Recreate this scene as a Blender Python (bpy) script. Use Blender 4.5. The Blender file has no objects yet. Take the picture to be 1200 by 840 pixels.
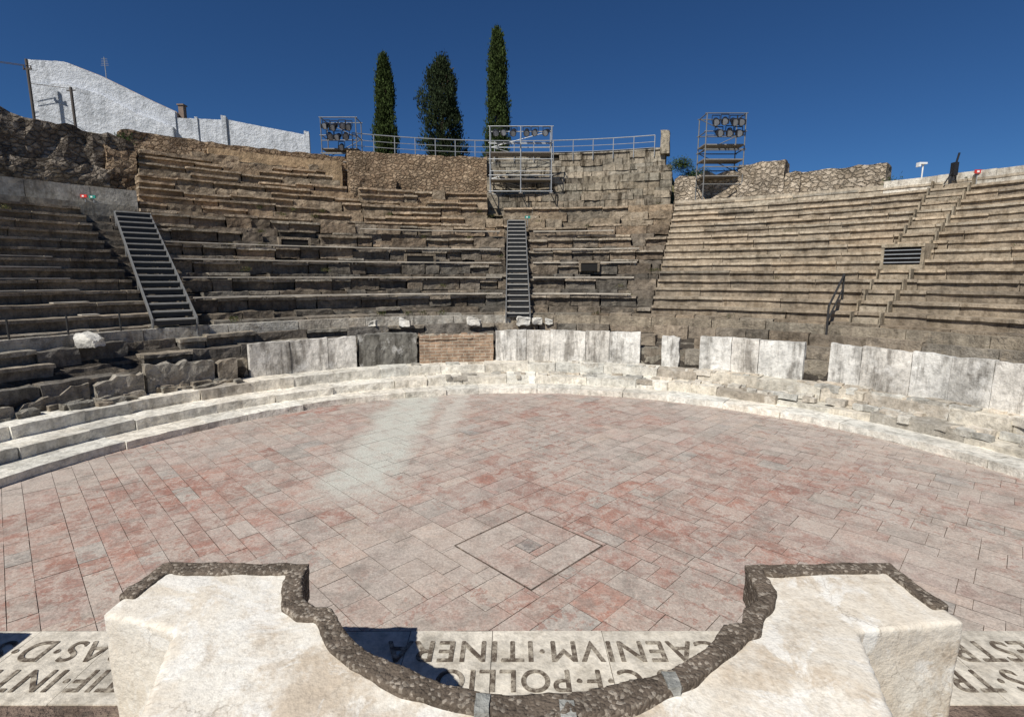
import bpy, bmesh, math, random
from mathutils import Vector, noise, Matrix
random.seed(7)
R=math.radians
scene=bpy.context.scene
CX,CY=0.25,7.2          # centre of the orchestra
def P(a,r,z):
    a=R(a); return Vector((CX+r*math.sin(a),CY+r*math.cos(a),z))
# ------------------------------------------------------------------ helpers
def newobj(name,bm,mat,smooth=False,parent=None,recalc=True):
    if recalc: bmesh.ops.recalc_face_normals(bm,faces=bm.faces)
    me=bpy.data.meshes.new(name); bm.to_mesh(me); bm.free()
    if smooth:
        for p in me.polygons: p.use_smooth=True
    ob=bpy.data.objects.new(name,me); scene.collection.objects.link(ob)
    if isinstance(mat,(list,tuple)):
        for m in mat: me.materials.append(m)
    else: me.materials.append(mat)
    if parent: ob.parent=parent
    return ob
def empty(name):
    e=bpy.data.objects.new(name,None); scene.collection.objects.link(e); return e
def nbm():
    bm=bmesh.new(); cl=bm.loops.layers.float_color.new("Col"); return bm,cl
def setcol(faces,cl,c):
    for f in faces:
        for l in f.loops: l[cl]=(c[0],c[1],c[2],1)
def gridbox(bm,cl,fn,na,nr,nz,color,rough=0.0,fr=2.5,rnd=0.0,mi=0):
    """box surface grid; fn(u,v,w)->Vector"""
    V={}
    off=Vector((random.uniform(0,50),random.uniform(0,50),0)) if rnd>0 else Vector((0,0,0))
    def g(i,j,k):
        key=(i,j,k)
        if key not in V:
            u,v,w=i/na,j/nr,k/nz
            p=fn(u,v,w)
            if rough>0:
                d=noise.noise_vector(p*fr+off)*rough+noise.noise_vector(p*fr*3.1+off)*rough*.4
                p=p+d
            V[key]=bm.verts.new(p)
        return V[key]
    fs=[]
    for i in range(na):
        for j in range(nr):
            fs.append(bm.faces.new((g(i,j,0),g(i,j+1,0),g(i+1,j+1,0),g(i+1,j,0))))
            fs.append(bm.faces.new((g(i,j,nz),g(i+1,j,nz),g(i+1,j+1,nz),g(i,j+1,nz))))
    for i in range(na):
        for k in range(nz):
            fs.append(bm.faces.new((g(i,0,k),g(i+1,0,k),g(i+1,0,k+1),g(i,0,k+1))))
            fs.append(bm.faces.new((g(i,nr,k),g(i,nr,k+1),g(i+1,nr,k+1),g(i+1,nr,k))))
    for j in range(nr):
        for k in range(nz):
            fs.append(bm.faces.new((g(0,j,k),g(0,j,k+1),g(0,j+1,k+1),g(0,j+1,k))))
            fs.append(bm.faces.new((g(na,j,k),g(na,j+1,k),g(na,j+1,k+1),g(na,j,k+1))))
    setcol(fs,cl,color)
    if mi:
        for f in fs: f.material_index=mi
    return fs
def block(bm,cl,a0,a1,r0,r1,z0,z1,color,rough=0.02,seg=.4,nr=1,nz=2,fr=2.5,mi=0,tilt=0):
    L=abs(R(a1-a0))*r0
    na=max(1,min(400,int(round(L/seg))))
    zt=z1 if callable(z1) else (lambda a,z=z1:z)
    def fn(u,v,w):
        a=a0+(a1-a0)*u; r=r0+(r1-r0)*v
        z=z0+(zt(a)-z0)*w + tilt*(u-.5)
        return P(a,r,z)
    return gridbox(bm,cl,fn,na,nr,nz,color,rough,fr,rnd=1,mi=mi)
def cbox(bm,cl,x0,x1,y0,y1,z0,z1,color,rough=0,n=(1,1,1),mi=0,fr=2.5):
    return gridbox(bm,cl,lambda u,v,w:Vector((x0+(x1-x0)*u,y0+(y1-y0)*v,z0+(z1-z0)*w)),n[0],n[1],n[2],color,rough,fr,rnd=rough,mi=mi)
def tube(bm,cl,p,q,rad,color,n=8,mi=0):
    p=Vector(p);q=Vector(q);d=(q-p);L=d.length
    if L<1e-6:return
    rot=d.to_track_quat('Z','Y').to_matrix().to_4x4()
    M=Matrix.Translation((p+q)/2)@rot
    res=bmesh.ops.create_cone(bm,cap_ends=True,segments=n,radius1=rad,radius2=rad,depth=L,matrix=M)
    fs=set(f for v in res['verts'] for f in v.link_faces); setcol(fs,cl,color)
    for f in fs: f.material_index=mi
def vary(c,s=.12):
    k=1+random.uniform(-s,s); h=random.uniform(-s,s)*.25
    return (c[0]*k*(1+h),c[1]*k,c[2]*k*(1-h))
# ------------------------------------------------------------------ materials
class N:
    def __init__(s,name):
        s.m=bpy.data.materials.new(name); s.m.use_nodes=True
        s.t=s.m.node_tree; s.b=s.t.nodes['Principled BSDF']
        s.geo=s.t.nodes.new('ShaderNodeNewGeometry')
    def n(s,ty,**k):
        x=s.t.nodes.new(ty)
        for a,b in k.items():
            if a.startswith('_'): setattr(x,a[1:],b)
        return x
    def l(s,a,b): s.t.links.new(a,b)
    def pos(s,scale=(1,1,1),rot=(0,0,0)):
        mp=s.n('ShaderNodeMapping'); mp.inputs['Scale'].default_value=scale; mp.inputs['Rotation'].default_value=rot
        s.l(s.geo.outputs['Position'],mp.inputs['Vector']); return mp.outputs[0]
    def noise(s,sc,det=5,rough=.6,vec=None,dist=0):
        x=s.n('ShaderNodeTexNoise'); x.inputs['Scale'].default_value=sc; x.inputs['Detail'].default_value=det
        x.inputs['Roughness'].default_value=rough; x.inputs['Distortion'].default_value=dist
        s.l(vec or s.geo.outputs['Position'],x.inputs['Vector']); return x.outputs['Fac']
    def ramp(s,fac,stops):
        x=s.n('ShaderNodeValToRGB'); e=x.color_ramp.elements
        while len(e)<len(stops): e.new(.5)
        for q,(p,c) in zip(e,stops):
            q.position=p; q.color=(c,c,c,1) if not isinstance(c,(tuple,list)) else (c[0],c[1],c[2],1)
        s.l(fac,x.inputs[0]); return x.outputs[0]
    def mix(s,fac,a,b,mode='MIX'):
        x=s.n('ShaderNodeMix'); x.data_type='RGBA'; x.blend_type=mode
        for i,v in ((0,fac),(6,a),(7,b)):
            if isinstance(v,(int,float)): x.inputs[i].default_value=v
            elif isinstance(v,(tuple,list)): x.inputs[i].default_value=(v[0],v[1],v[2],1)
            else: s.l(v,x.inputs[i])
        return x.outputs[2]
    def math(s,op,a,b=0,clamp=False):
        x=s.n('ShaderNodeMath'); x.operation=op; x.use_clamp=clamp
        for i,v in ((0,a),(1,b)):
            if isinstance(v,(int,float)): x.inputs[i].default_value=v
            else: s.l(v,x.inputs[i])
        return x.outputs[0]
    def attr(s):
        x=s.n('ShaderNodeAttribute'); x.attribute_name='Col'; return x.outputs['Color']
    def fin(s,col,rough=.9,bumps=(),spec=.2,metal=0):
        s.l(col,s.b.inputs['Base Color']) if not isinstance(col,(tuple,list)) else setattr(s.b.inputs['Base Color'],'default_value',(col[0],col[1],col[2],1))
        s.b.inputs['Roughness'].default_value=rough; s.b.inputs['Specular IOR Level'].default_value=spec
        s.b.inputs['Metallic'].default_value=metal
        prev=None
        for h,dist,st in bumps:
            x=s.n('ShaderNodeBump'); x.inputs['Distance'].default_value=dist; x.inputs['Strength'].default_value=st
            s.l(h,x.inputs['Height'])
            if prev: s.l(prev,x.inputs['Normal'])
            prev=x.outputs[0]
        if prev: s.l(prev,s.b.inputs['Normal'])
        return s.m
def mat_stone(name,stain=.55,pale=None,paleamt=.4,bump=.05,stainc=(.35,.33,.31),contrast=1.0,blotch=0.0):
    m=N(name); c=m.attr()
    c=m.mix(1,c,m.ramp(m.noise(.9,5,.65),[(.3,1-.38*contrast),(.5,1.0),(.72,1+.3*contrast)]),'MULTIPLY')
    c=m.mix(1,c,m.ramp(m.noise(7,5,.75),[(.3,.62),(.55,1.05),(.75,1.25)]),'MULTIPLY')
    st=m.ramp(m.noise(1.0,5,.7,m.pos((3.2,3.2,.55))),[(.48,0),(.62,1)])
    c=m.mix(m.math('MULTIPLY',st,stain),c,m.mix(1,c,stainc,'MULTIPLY'))
    if pale:
        pl=m.ramp(m.noise(1.7,5,.7),[(.55,0),(.68,1)])
        c=m.mix(m.math('MULTIPLY',pl,paleamt),c,pale)
    if blotch:
        bl=m.ramp(m.noise(3.1,5,.75,m.pos((1,1,1),(1,.4,0))),[(.55,0),(.64,1)])
        c=m.mix(m.math('MULTIPLY',bl,blotch),c,(.075,.066,.055))
    h1=m.noise(4,5,.7); h2=m.noise(28,3,.7)
    return m.fin(c,.93,[(h1,bump*2,.8),(h2,bump*.5,.7)],.15)
M_old=mat_stone('weathered_stone',.55,(.42,.34,.245),.5,.07,blotch=.5)
M_conc=mat_stone('weathered_concrete_seating',.6,(.52,.43,.315),.5,.03,(.42,.38,.33),blotch=.3)
M_marb=mat_stone('worn_marble',.4,(.80,.77,.69),.6,.03,(.45,.42,.38),.8,blotch=.22)
M_wall=mat_stone('streaked_marble_slab',.85,(.80,.78,.73),.6,.03,(.36,.345,.33),blotch=.22)
def mat_rubble(name,c1,c2,mortar,sc=3.2,flat=1.5,bump=.12):
    m=N(name)
    vec=m.pos((sc,sc,sc*flat)); 
    nz=m.n('ShaderNodeTexNoise'); nz.inputs['Scale'].default_value=2.5; m.l(vec,nz.inputs['Vector'])
    vm=m.n('ShaderNodeVectorMath'); vm.operation='SCALE'; m.l(nz.outputs['Color'],vm.inputs[0]); vm.inputs['Scale'].default_value=.6
    va=m.n('ShaderNodeVectorMath'); va.operation='ADD'; m.l(vec,va.inputs[0]); m.l(vm.outputs[0],va.inputs[1])
    v=m.n('ShaderNodeTexVoronoi'); m.l(va.outputs[0],v.inputs['Vector']); v.inputs['Scale'].default_value=1
    e=m.n('ShaderNodeTexVoronoi'); e.feature='DISTANCE_TO_EDGE'; m.l(va.outputs[0],e.inputs['Vector']); e.inputs['Scale'].default_value=1
    sp=m.n('ShaderNodeSeparateColor'); m.l(v.outputs['Color'],sp.inputs[0])
    c=m.mix(sp.outputs[0],c1,c2)
    c=m.mix(m.ramp(e.outputs['Distance'],[(.0,1),(.09,0)]),c,mortar)
    c=m.mix(1,c,m.ramp(m.noise(.7,5,.7),[(.3,.55),(.5,1),(.7,1.3)]),'MULTIPLY')
    c=m.mix(1,c,m.ramp(m.noise(12,3,.7),[(.3,.75),(.7,1.2)]),'MULTIPLY')
    return m.fin(c,.95,[(m.ramp(e.outputs['Distance'],[(0,0),(.2,1)]),bump,.9),(m.noise(9,4,.7),.05,.8)],.1)
M_rubD=mat_rubble('dark_rubble_masonry',(.15,.125,.10),(.33,.28,.22),(.15,.12,.095),3.2)
M_rubB=mat_rubble('brown_rubble_masonry',(.26,.18,.115),(.46,.345,.23),(.25,.18,.12),3.4)
M_rubP=mat_rubble('pale_rubble_masonry',(.36,.29,.21),(.58,.49,.38),(.32,.26,.19),3.2)
def mat_simple(name,c,rough=.5,metal=0,spec=.4,var=.15,sc=5):
    m=N(name); n_=m.noise(sc,4,.6)
    col=m.mix(1,c,m.ramp(n_,[(.3,1-var),(.7,1+var)]),'MULTIPLY')
    return m.fin(col,rough,[(n_,.005,.3)],spec,metal)
M_steel=mat_simple('galvanised_steel',(.40,.41,.41),.45,.5)
M_dsteel=mat_simple('dull_grey_steel',(.19,.19,.185),.6,.3)
M_tread=mat_simple('stair_tread_grating',(.31,.30,.275),.7,0)
M_dark=mat_simple('dark_painted_metal',(.035,.034,.033),.5)
M_black=mat_simple('black_lamp_housing',(.018,.018,.02),.4)
M_opening_shade=mat_simple('painted_opening_shade',(.012,.011,.01),.95)  # near-black colour standing for the shade inside openings
M_deck=mat_simple('scaffold_deck_board',(.22,.20,.175),.8)
M_bench=mat_simple('bench_plank',(.50,.45,.37),.7,0,.3,.35,1.5)
M_glass=mat_simple('lamp_lens',(.25,.27,.3),.1,0,.7)
M_red=mat_simple('red_paint',(.55,.04,.03),.5)
M_green=mat_simple('green_paint',(.02,.25,.2),.5)
M_whitep=mat_simple('white_paint',(.78,.78,.76),.5)
# ------------------------------------------------------------------ camera
cam=bpy.data.cameras.new('camera'); co=bpy.data.objects.new('camera',cam); scene.collection.objects.link(co)
cam.sensor_width=36; cam.lens=18.0; cam.clip_end=5000; cam.clip_start=.05
co.location=(0,0,4); co.rotation_euler=(R(90-9),0,0); scene.camera=co
# ------------------------------------------------------------------ light
sd=Vector((.73,1.1,-1.45)).normalized()
elev=math.asin(-sd.z)
sun=bpy.data.lights.new('sun','SUN'); so=bpy.data.objects.new('sun',sun); scene.collection.objects.link(so)
sun.energy=5.0; sun.angle=R(.5); sun.color=(1,.965,.90)
so.rotation_euler=sd.to_track_quat('-Z','Y').to_euler()
w=bpy.data.worlds.new('World'); scene.world=w; w.use_nodes=True
nt=w.node_tree; bg=nt.nodes['Background']
sk=nt.nodes.new('ShaderNodeTexSky'); sk.sky_type='NISHITA'; sk.sun_disc=False
sk.sun_elevation=elev; sk.sun_rotation=math.atan2(-sd.x,-sd.y)
sk.altitude=1500; sk.dust_density=.3; sk.ozone_density=4; sk.air_density=.9
mx=nt.nodes.new('ShaderNodeMix'); mx.data_type='RGBA'; mx.blend_type='MULTIPLY'; mx.inputs[0].default_value=1
mx.inputs[7].default_value=(.38,.67,.95,1)
nt.links.new(sk.outputs[0],mx.inputs[6]); nt.links.new(mx.outputs[2],bg.inputs['Color'])
bg.inputs['Strength'].default_value=.065
scene.view_settings.view_transform='Standard'; scene.view_settings.look='None'; scene.view_settings.exposure=0
# ------------------------------------------------------------------ terrain
def sm(a,b,x):
    t=max(0,min(1,(x-a)/(b-a))); return t*t*(3-2*t)
bm,cl=nbm()
rs=[25.1,26,27,28,29,29.6,30.3,31,33,36,40,46,54,65,80,100,130,170,230,350,600,1200,2500]
NA=180
ring=[]
for r in rs:
    row=[]
    for k in range(NA):
        a=-180+360*k/NA
        side=sm(112,98,abs(a)) 
        hi=7.6
        left=sm(23,19,a)*sm(-140,-110,a)
        hi+=left*(4.1*sm(29.0,30.6,r)+1.5*sm(34,42,r)*sm(-10,-30,a))
        z=hi*side*sm(260,90,r)-.15+ noise.noise(Vector((r*.05*math.sin(R(a)),r*.05*math.cos(R(a)),0)))*.4*sm(33,60,r)
        row.append(bm.verts.new(P(a,r,z)))
    ring.append(row)
for i in range(len(rs)-1):
    for k in range(NA):
        bm.faces.new((ring[i][k],ring[i][(k+1)%NA],ring[i+1][(k+1)%NA],ring[i+1][k]))
setcol(bm.faces,cl,(.25,.2,.13))
m=N('dry_earth_and_grass')
c=m.mix(m.ramp(m.noise(.4,6,.7),[(.4,0),(.6,1)]),(.24,.19,.12),(.12,.12,.05))
c=m.mix(1,c,m.ramp(m.noise(6,4,.7),[(.3,.7),(.7,1.25)]),'MULTIPLY')
M_earth=m.fin(c,.97,[(m.noise(5,5,.7),.08,.8)],.1)
newobj('hillside_terrain',bm,M_earth,True)
bm,cl=nbm()
res=bmesh.ops.create_circle(bm,cap_ends=True,segments=96,radius=26.0,matrix=Matrix.Translation((CX,CY,-.16)))
setcol(bm.faces,cl,(.2,.17,.12))
newobj('ground',bm,M_earth)
# ------------------------------------------------------------------ orchestra floor
m=N('orchestra_marble_tiles'); c=m.attr()
sx=m.n('ShaderNodeSeparateXYZ'); m.l(m.geo.outputs['Position'],sx.inputs[0])
c=m.mix(1,c,m.ramp(m.noise(2.2,6,.75),[(.3,.68),(.5,1),(.7,1.2)]),'MULTIPLY')
wear=m.ramp(m.noise(.6,7,.78,dist=.6),[(.40,0),(.60,1)])
c=m.mix(m.math('MULTIPLY',wear,.7),c,(.46,.39,.335))
wear2=m.ramp(m.noise(3.2,7,.82,dist=.6),[(.47,0),(.55,1)])
c=m.mix(m.math('MULTIPLY',wear2,.6),c,(.54,.47,.405))
red=m.ramp(m.noise(4.5,6,.8,m.pos((1,1,1),(0,0,.8)),.4),[(.53,0),(.58,1)])
redz=m.ramp(m.noise(.35,3,.6,m.pos((1,1,1),(.3,0,.8))),[(.42,.15),(.56,1)])
c=m.mix(m.math('MULTIPLY',m.math('MULTIPLY',red,redz),.65),c,(.34,.17,.13))
dirt=m.ramp(m.noise(1.3,7,.8,m.pos((1,1,1),(0,0,2.1)),.5),[(.50,0),(.62,1)])
c=m.mix(m.math('MULTIPLY',dirt,.5),c,(.26,.225,.195))
nx=m.noise(.9,5,.7)
def strip(w0,off,y0,y1,amp):
    mm=m.n('ShaderNodeMath'); mm.operation='MULTIPLY_ADD'; m.l(nx,mm.inputs[0]); mm.inputs[1].default_value=1.6; mm.inputs[2].default_value=off
    dx=m.math('ABSOLUTE',m.math('ADD',sx.outputs[0],mm.outputs[0]))
    mr=m.n('ShaderNodeMapRange'); mr.inputs['From Min'].default_value=w0; mr.inputs['From Max'].default_value=w0*.5; m.l(dx,mr.inputs['Value'])
    my=m.n('ShaderNodeMapRange'); my.inputs['From Min'].default_value=y0; my.inputs['From Max'].default_value=y1; m.l(sx.outputs[1],my.inputs['Value'])
    return m.math('MULTIPLY',m.math('MULTIPLY',m.math('MULTIPLY',mr.outputs[0],my.outputs[0]),m.ramp(m.noise(2.6,6,.75),[(.36,.45),(.55,1)])),amp)
c=m.mix(strip(.95,2.3,8.2,9.6,1),c,(.56,.55,.48))
c=m.mix(strip(.4,.95,11,13,.8),c,(.58,.54,.47))
fine=m.ramp(m.noise(26,4,.8),[(.35,.72),(.65,1.16)])
c=m.mix(1,c,fine,'MULTIPLY')
M_floor=m.fin(c,.8,[(m.noise(14,4,.7),.012,.8)],.2)
bm,cl=nbm()
Rf=10.45
s2=math.sqrt(.5)
def lerp3(a,b,t): return tuple(a[k]*(1-t)+b[k]*t for k in range(3))
def clip(poly):
    def cut(poly,nx,ny,d):
        out=[]
        for i in range(len(poly)):
            a=poly[i];b=poly[(i+1)%len(poly)]
            da=a[0]*nx+a[1]*ny-d; db=b[0]*nx+b[1]*ny-d
            if da<=0: out.append(a)
            if (da<0)!=(db<0) and abs(da-db)>1e-9:
                t=da/(da-db); out.append((a[0]+(b[0]-a[0])*t,a[1]+(b[1]-a[1])*t))
        return out
    cx=sum(p[0] for p in poly)/len(poly); cy=sum(p[1] for p in poly)/len(poly)
    if math.hypot(cx,cy)>Rf-1.6:
        for k in range(96):
            t=2*math.pi*k/96
            poly=cut(poly,math.cos(t),math.sin(t),Rf)
            if len(poly)<3: return None
    poly=cut(poly,0,-1,CY-5.31)
    return poly if len(poly)>=3 else None
RED=(.37,.20,.155);PINK=(.42,.295,.245);PALE=(.475,.395,.335);GREY=(.36,.325,.285)
def tile(u0,u1,v0,v1,swap,color=None,h=0,g=.0035):
    g=g*random.uniform(.4,1.5)
    j=lambda:random.uniform(-.002,.002)
    pts=[(u0+g+j(),v0+g+j()),(u1-g+j(),v0+g+j()),(u1-g+j(),v1-g+j()),(u0+g+j(),v1-g+j())]
    if swap: pts=[(b,a) for a,b in pts][::-1]
    pts=[((a-b)*s2,(a+b)*s2) for a,b in pts]
    poly=clip(pts)
    if not poly: return
    cx=sum(p[0] for p in poly)/len(poly); cy=sum(p[1] for p in poly)/len(poly)
    if color is None:
        q=1.1*noise.noise(Vector((cx*.30+3,cy*.30,1.7)))+.42*math.exp(-((cx+6)**2+(cy-1)**2)/16)-.10
        x=q+random.gauss(0,.24)
        color=lerp3(PALE,PINK,max(0,min(1,(x+.3)/.35))) if x<.12 else lerp3(PINK,RED,min(1,(x-.12)/.25))
        if random.random()<.07: color=GREY
        color=vary(color,.13)
    dz=random.uniform(-.002,.002)+h
    f=bm.faces.new([bm.verts.new((CX+p[0],CY+p[1],dz)) for p in poly]); setcol([f],cl,color)
D=.80
for quad in range(4):
    swap=quad in (1,3)
    if quad==0: U=(0,12);Vv=(0,12)
    if quad==1: U=(-12,0);Vv=(0,12)
    if quad==2: U=(-12,0);Vv=(-12,0)
    if quad==3: U=(0,12);Vv=(-12,0)
    A,B=(U,Vv) if not swap else (Vv,U)
    v=B[0]
    while v<B[1]-.05:
        wd=random.choice([.28,.30,.33,.42,.46,.5]); v1=min(B[1],v+wd)
        if B[1]-v1<.15: v1=B[1]
        u=A[0]
        while u<A[1]-.05:
            ln=random.choice([.3,.42,.45,.6,.6,.75,.9]); u1=min(A[1],u+ln)
            if A[1]-u1<.18:u1=A[1]
            a0,a1,b0,b1=u,u1,v,v1
            inx=not(a1<=-D or a0>=D or b1<=-D or b0>=D)
            if inx:
                if a0<-D: tile(a0,-D,b0,b1,swap)
                if a1>D: tile(D,a1,b0,b1,swap)
                aa0,aa1=max(a0,-D),min(a1,D)
                if aa1>aa0+.03:
                    if b0<-D: tile(aa0,aa1,b0,-D,swap)
                    if b1>D: tile(aa0,aa1,D,b1,swap)
            else: tile(a0,a1,b0,b1,swap)
            u=u1
        v=v1
q=.30;qi=.15
def tl(u0,u1,v0,v1,c): tile(u0,u1,v0,v1,False,vary(c,.05))
E=D-.022
tl(-E,-q,-E,q,PINK);tl(-q,E,-E,-q,PALE);tl(q,E,-q,E,PINK);tl(-E,q,q,E,PALE)
tl(-q,-qi,-q,qi,PINK);tl(-qi,q,-q,-qi,RED);tl(qi,q,-qi,q,PINK);tl(-q,qi,qi,q,PINK)
tl(-qi,qi,-qi,qi,(.07,.08,.09))
fo=newobj('orchestra_floor',bm,M_floor)
bm,cl=nbm()
bmesh.ops.create_circle(bm,cap_ends=True,segments=96,radius=Rf+.3,matrix=Matrix.Translation((CX,CY,-.008)))
setcol(bm.faces,cl,(.20,.15,.12))
newobj('floor_bedding',bm,M_old)
# ------------------------------------------------------------------ inscription band
bm,cl=nbm()
x=-13
while x<13:
    L=random.uniform(.8,1.5)
    cbox(bm,cl,x+.004,x+L-.004,4.28,5.3,-.13,.006+random.uniform(-.003,.003),vary((.66,.61,.52),.08),.004,(3,3,1))
    x+=L
M_band=mat_stone('inscribed_marble_paving',.35,(.76,.71,.62),.5,.015,(.5,.46,.41),.8,blotch=.12)
newobj('marble_paving_band',bm,M_band)
m=N('cut_letter_mortar')
c=m.mix(m.ramp(m.noise(9,6,.8),[(.45,0),(.64,1)]),(.10,.078,.06),(.46,.41,.33))
M_let=m.fin(c,.95,[],.1)
ins=empty('latin_inscription')
def text(s,x,y,size,nm):
    for k,(dx,dy) in enumerate(((0,0),(.012,0),(.006,.008))):
        cu=bpy.data.curves.new(nm,'FONT'); cu.body=s; cu.size=size; cu.align_x='CENTER'; cu.extrude=.001; cu.space_character=1.10
        o=bpy.data.objects.new(nm,cu); scene.collection.objects.link(o)
        o.location=(x+dx,y+dy,.0115+.0012*k); o.rotation_euler=(0,0,math.pi); o.scale=(.93,1,1)
        cu.materials.append(M_let); o.parent=ins
text('CAENIVM\u00b7ITINERA',.45,5.12,.44,'text_line_upper')
text('VS\u00b7C\u00b7F\u00b7POLLIO',.55,4.70,.41,'text_line_lower')
text('ARAS\u00b7D\u00b7S\u00b7P',-4.9,5.12,.44,'text_line_upper_west')
text('PONTIF\u00b7INTERPO',-4.6,4.70,.41,'text_line_lower_west')
text('ORCHESTRAM\u00b7PROS',4.9,5.12,.44,'text_line_upper_east')
text('L\u00b7BLATTIVS\u00b7TRAIAN',5.2,4.70,.41,'text_line_lower_east')
# ------------------------------------------------------------------ marble orchestra steps
bm,cl=nbm()
steps=[(10.3,11.2,0,.18),(11.15,12.05,.1,.44),(12.0,12.85,.3,.74)]
for si,(r0,r1,z0,z1) in enumerate(steps):
    a=-100
    while a<100:
        L=math.degrees(random.uniform(1.0,2.1)/r0); a1=min(100,a+L)
        er= a>22
        col=(.73,.69,.60) if not er else (.62,.57,.475)
        if er and si>0 and random.random()<.35: col=(.40,.36,.30)
        if si==2 and random.random()<.25: col=(.48,.44,.375)
        if si==0 : col=(.75,.71,.62)
        j=.04 if not er else .07
        dz=random.uniform(-.025,.02) if si else random.uniform(-.008,.008)
        if er and si==1 and random.random()<.25: dz-=.12
        block(bm,cl,a+.03,a1-.03,r0+random.uniform(-j,j),r1+.05,z0,z1+dz,vary(col,.12),.028 if si else .014,.25,3,2,3)
        a=a1
for _ in range(130):
    a=random.uniform(20,85) if random.random()<.75 else random.uniform(-20,20); r=random.uniform(11.1,12.5); z=.44 if r<12 else .74
    L=math.degrees(random.uniform(.15,.7)/r)
    block(bm,cl,a,a+L,r,r+random.uniform(.12,.35),z-.1,z+random.uniform(.02,.08),vary((.52,.48,.41),.25),.04,.12,2,1,4)
newobj('marble_orchestra_steps',bm,M_marb,False)
# ------------------------------------------------------------------ parapet wall of slabs
bm,cl=nbm()
def slabs(a0,a1,ztop,col,w=(.8,1.4),rough=.015,th=.2,jit=.015,r=12.8):
    a=a0
    while a<a1-.5:
        L=math.degrees(random.uniform(*w)/r); b=min(a1,a+L)
        if a1-b<1.5:b=a1
        dr=random.uniform(-jit,jit)
        t1=random.uniform(-.03,.03); ph=random.uniform(0,9)
        zt=lambda q,a=a,b=b,t1=t1,ph=ph:ztop+t1*2*((q-a)/(b-a)-.5)+.03*noise.noise(Vector((q*1.1,ph,0)))
        block(bm,cl,a+.035,b-.035,r+dr,r+dr+th,.6,zt,vary(col,.07),rough,.13,2,7,3)
        a=b
W=(.68,.65,.59)
slabs(-43.5,-27.6,1.86,W,rough=.018)
slabs(-4,21,1.95,W,rough=.016)
slabs(24.5,27.3,1.85,W,rough=.05)
slabs(30.5,45.3,1.93,W,rough=.014)
slabs(48.5,100,1.96,W,rough=.010)
slabs(-27.2,-17.6,1.9,(.20,.19,.165),(2.0,2.4),.05,.45)
newobj('marble_parapet_wall',bm,M_wall)
bm,cl=nbm()
a=-98
while a<-45.5:
    L=math.degrees(random.uniform(.9,1.9)/12.8); b=min(-45.3,a+L)
    h=random.uniform(.5,.95) if random.random()<.75 else .3
    t=random.uniform(-.45,.45); ph=random.uniform(0,50)
    f=lambda q,a=a,b=b,h=h,t=t,ph=ph:.78+h+t*((q-a)/(b-a)-.5)+.14*noise.noise(Vector((q*.9,ph,0)))
    rr=12.75+random.uniform(-.12,.12)
    block(bm,cl,a+.2,b-.1,rr,rr+random.uniform(.2,.3),.5,f,vary((.38,.34,.28),.22),.045,.12,2,6,3.2,tilt=random.uniform(-.06,.06))
    a=b+random.uniform(0,.3)
for _ in range(40):
    a=random.uniform(-95,-46); r=random.uniform(12.1,12.7); L=math.degrees(random.uniform(.2,.6)/r)
    block(bm,cl,a,a+L,r,r+random.uniform(.15,.4),.6,.74+random.uniform(.03,.16),vary((.36,.32,.26),.25),.06,.12,2,2,4)
for (a0,a1) in ((-45.4,-43.6),(21,24.5),(27.3,30.5),(45.3,48.5)):
    block(bm,cl,a0,a1,13.0,13.3,.6,1.35,vary((.27,.24,.19),.1),.1,.15,2,4,3)
newobj('broken_stone_slabs',bm,M_old)
# brick section
m=N('roman_brick')
br=m.n('ShaderNodeTexBrick'); br.inputs['Scale'].default_value=1; br.inputs['Brick Width'].default_value=.42; br.inputs['Row Height'].default_value=.12
br.inputs['Mortar Size'].default_value=.014; br.inputs['Color1'].default_value=(.44,.30,.20,1); br.inputs['Color2'].default_value=(.29,.20,.14,1); br.inputs['Mortar'].default_value=(.46,.40,.31,1)
cb=m.n('ShaderNodeCombineXYZ'); s_=m.n('ShaderNodeSeparateXYZ'); m.l(m.geo.outputs['Position'],s_.inputs[0])
m.l(s_.outputs[0],cb.inputs[0]); m.l(s_.outputs[2],cb.inputs[1]); m.l(cb.outputs[0],br.inputs['Vector'])
c=m.mix(1,br.outputs['Color'],m.ramp(m.noise(3,6,.8),[(.35,.55),(.65,1.4)]),'MULTIPLY')
M_brick=m.fin(c,.95,[(br.outputs['Fac'],-.02,.7),(m.noise(15,4,.7),.03,.8)],.1)
bm,cl=nbm()
block(bm,cl,-17.2,-4.4,12.75,13.2,.6,1.64,(.3,.2,.14),.035,.2,2,5)
block(bm,cl,-17.2,-4.4,12.72,13.2,1.642,lambda a:1.80+.12*noise.noise(Vector((a*.9,0,0))),(.3,.2,.14),.05,.15,2,2)
newobj('brick_wall',bm,M_brick)
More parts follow.
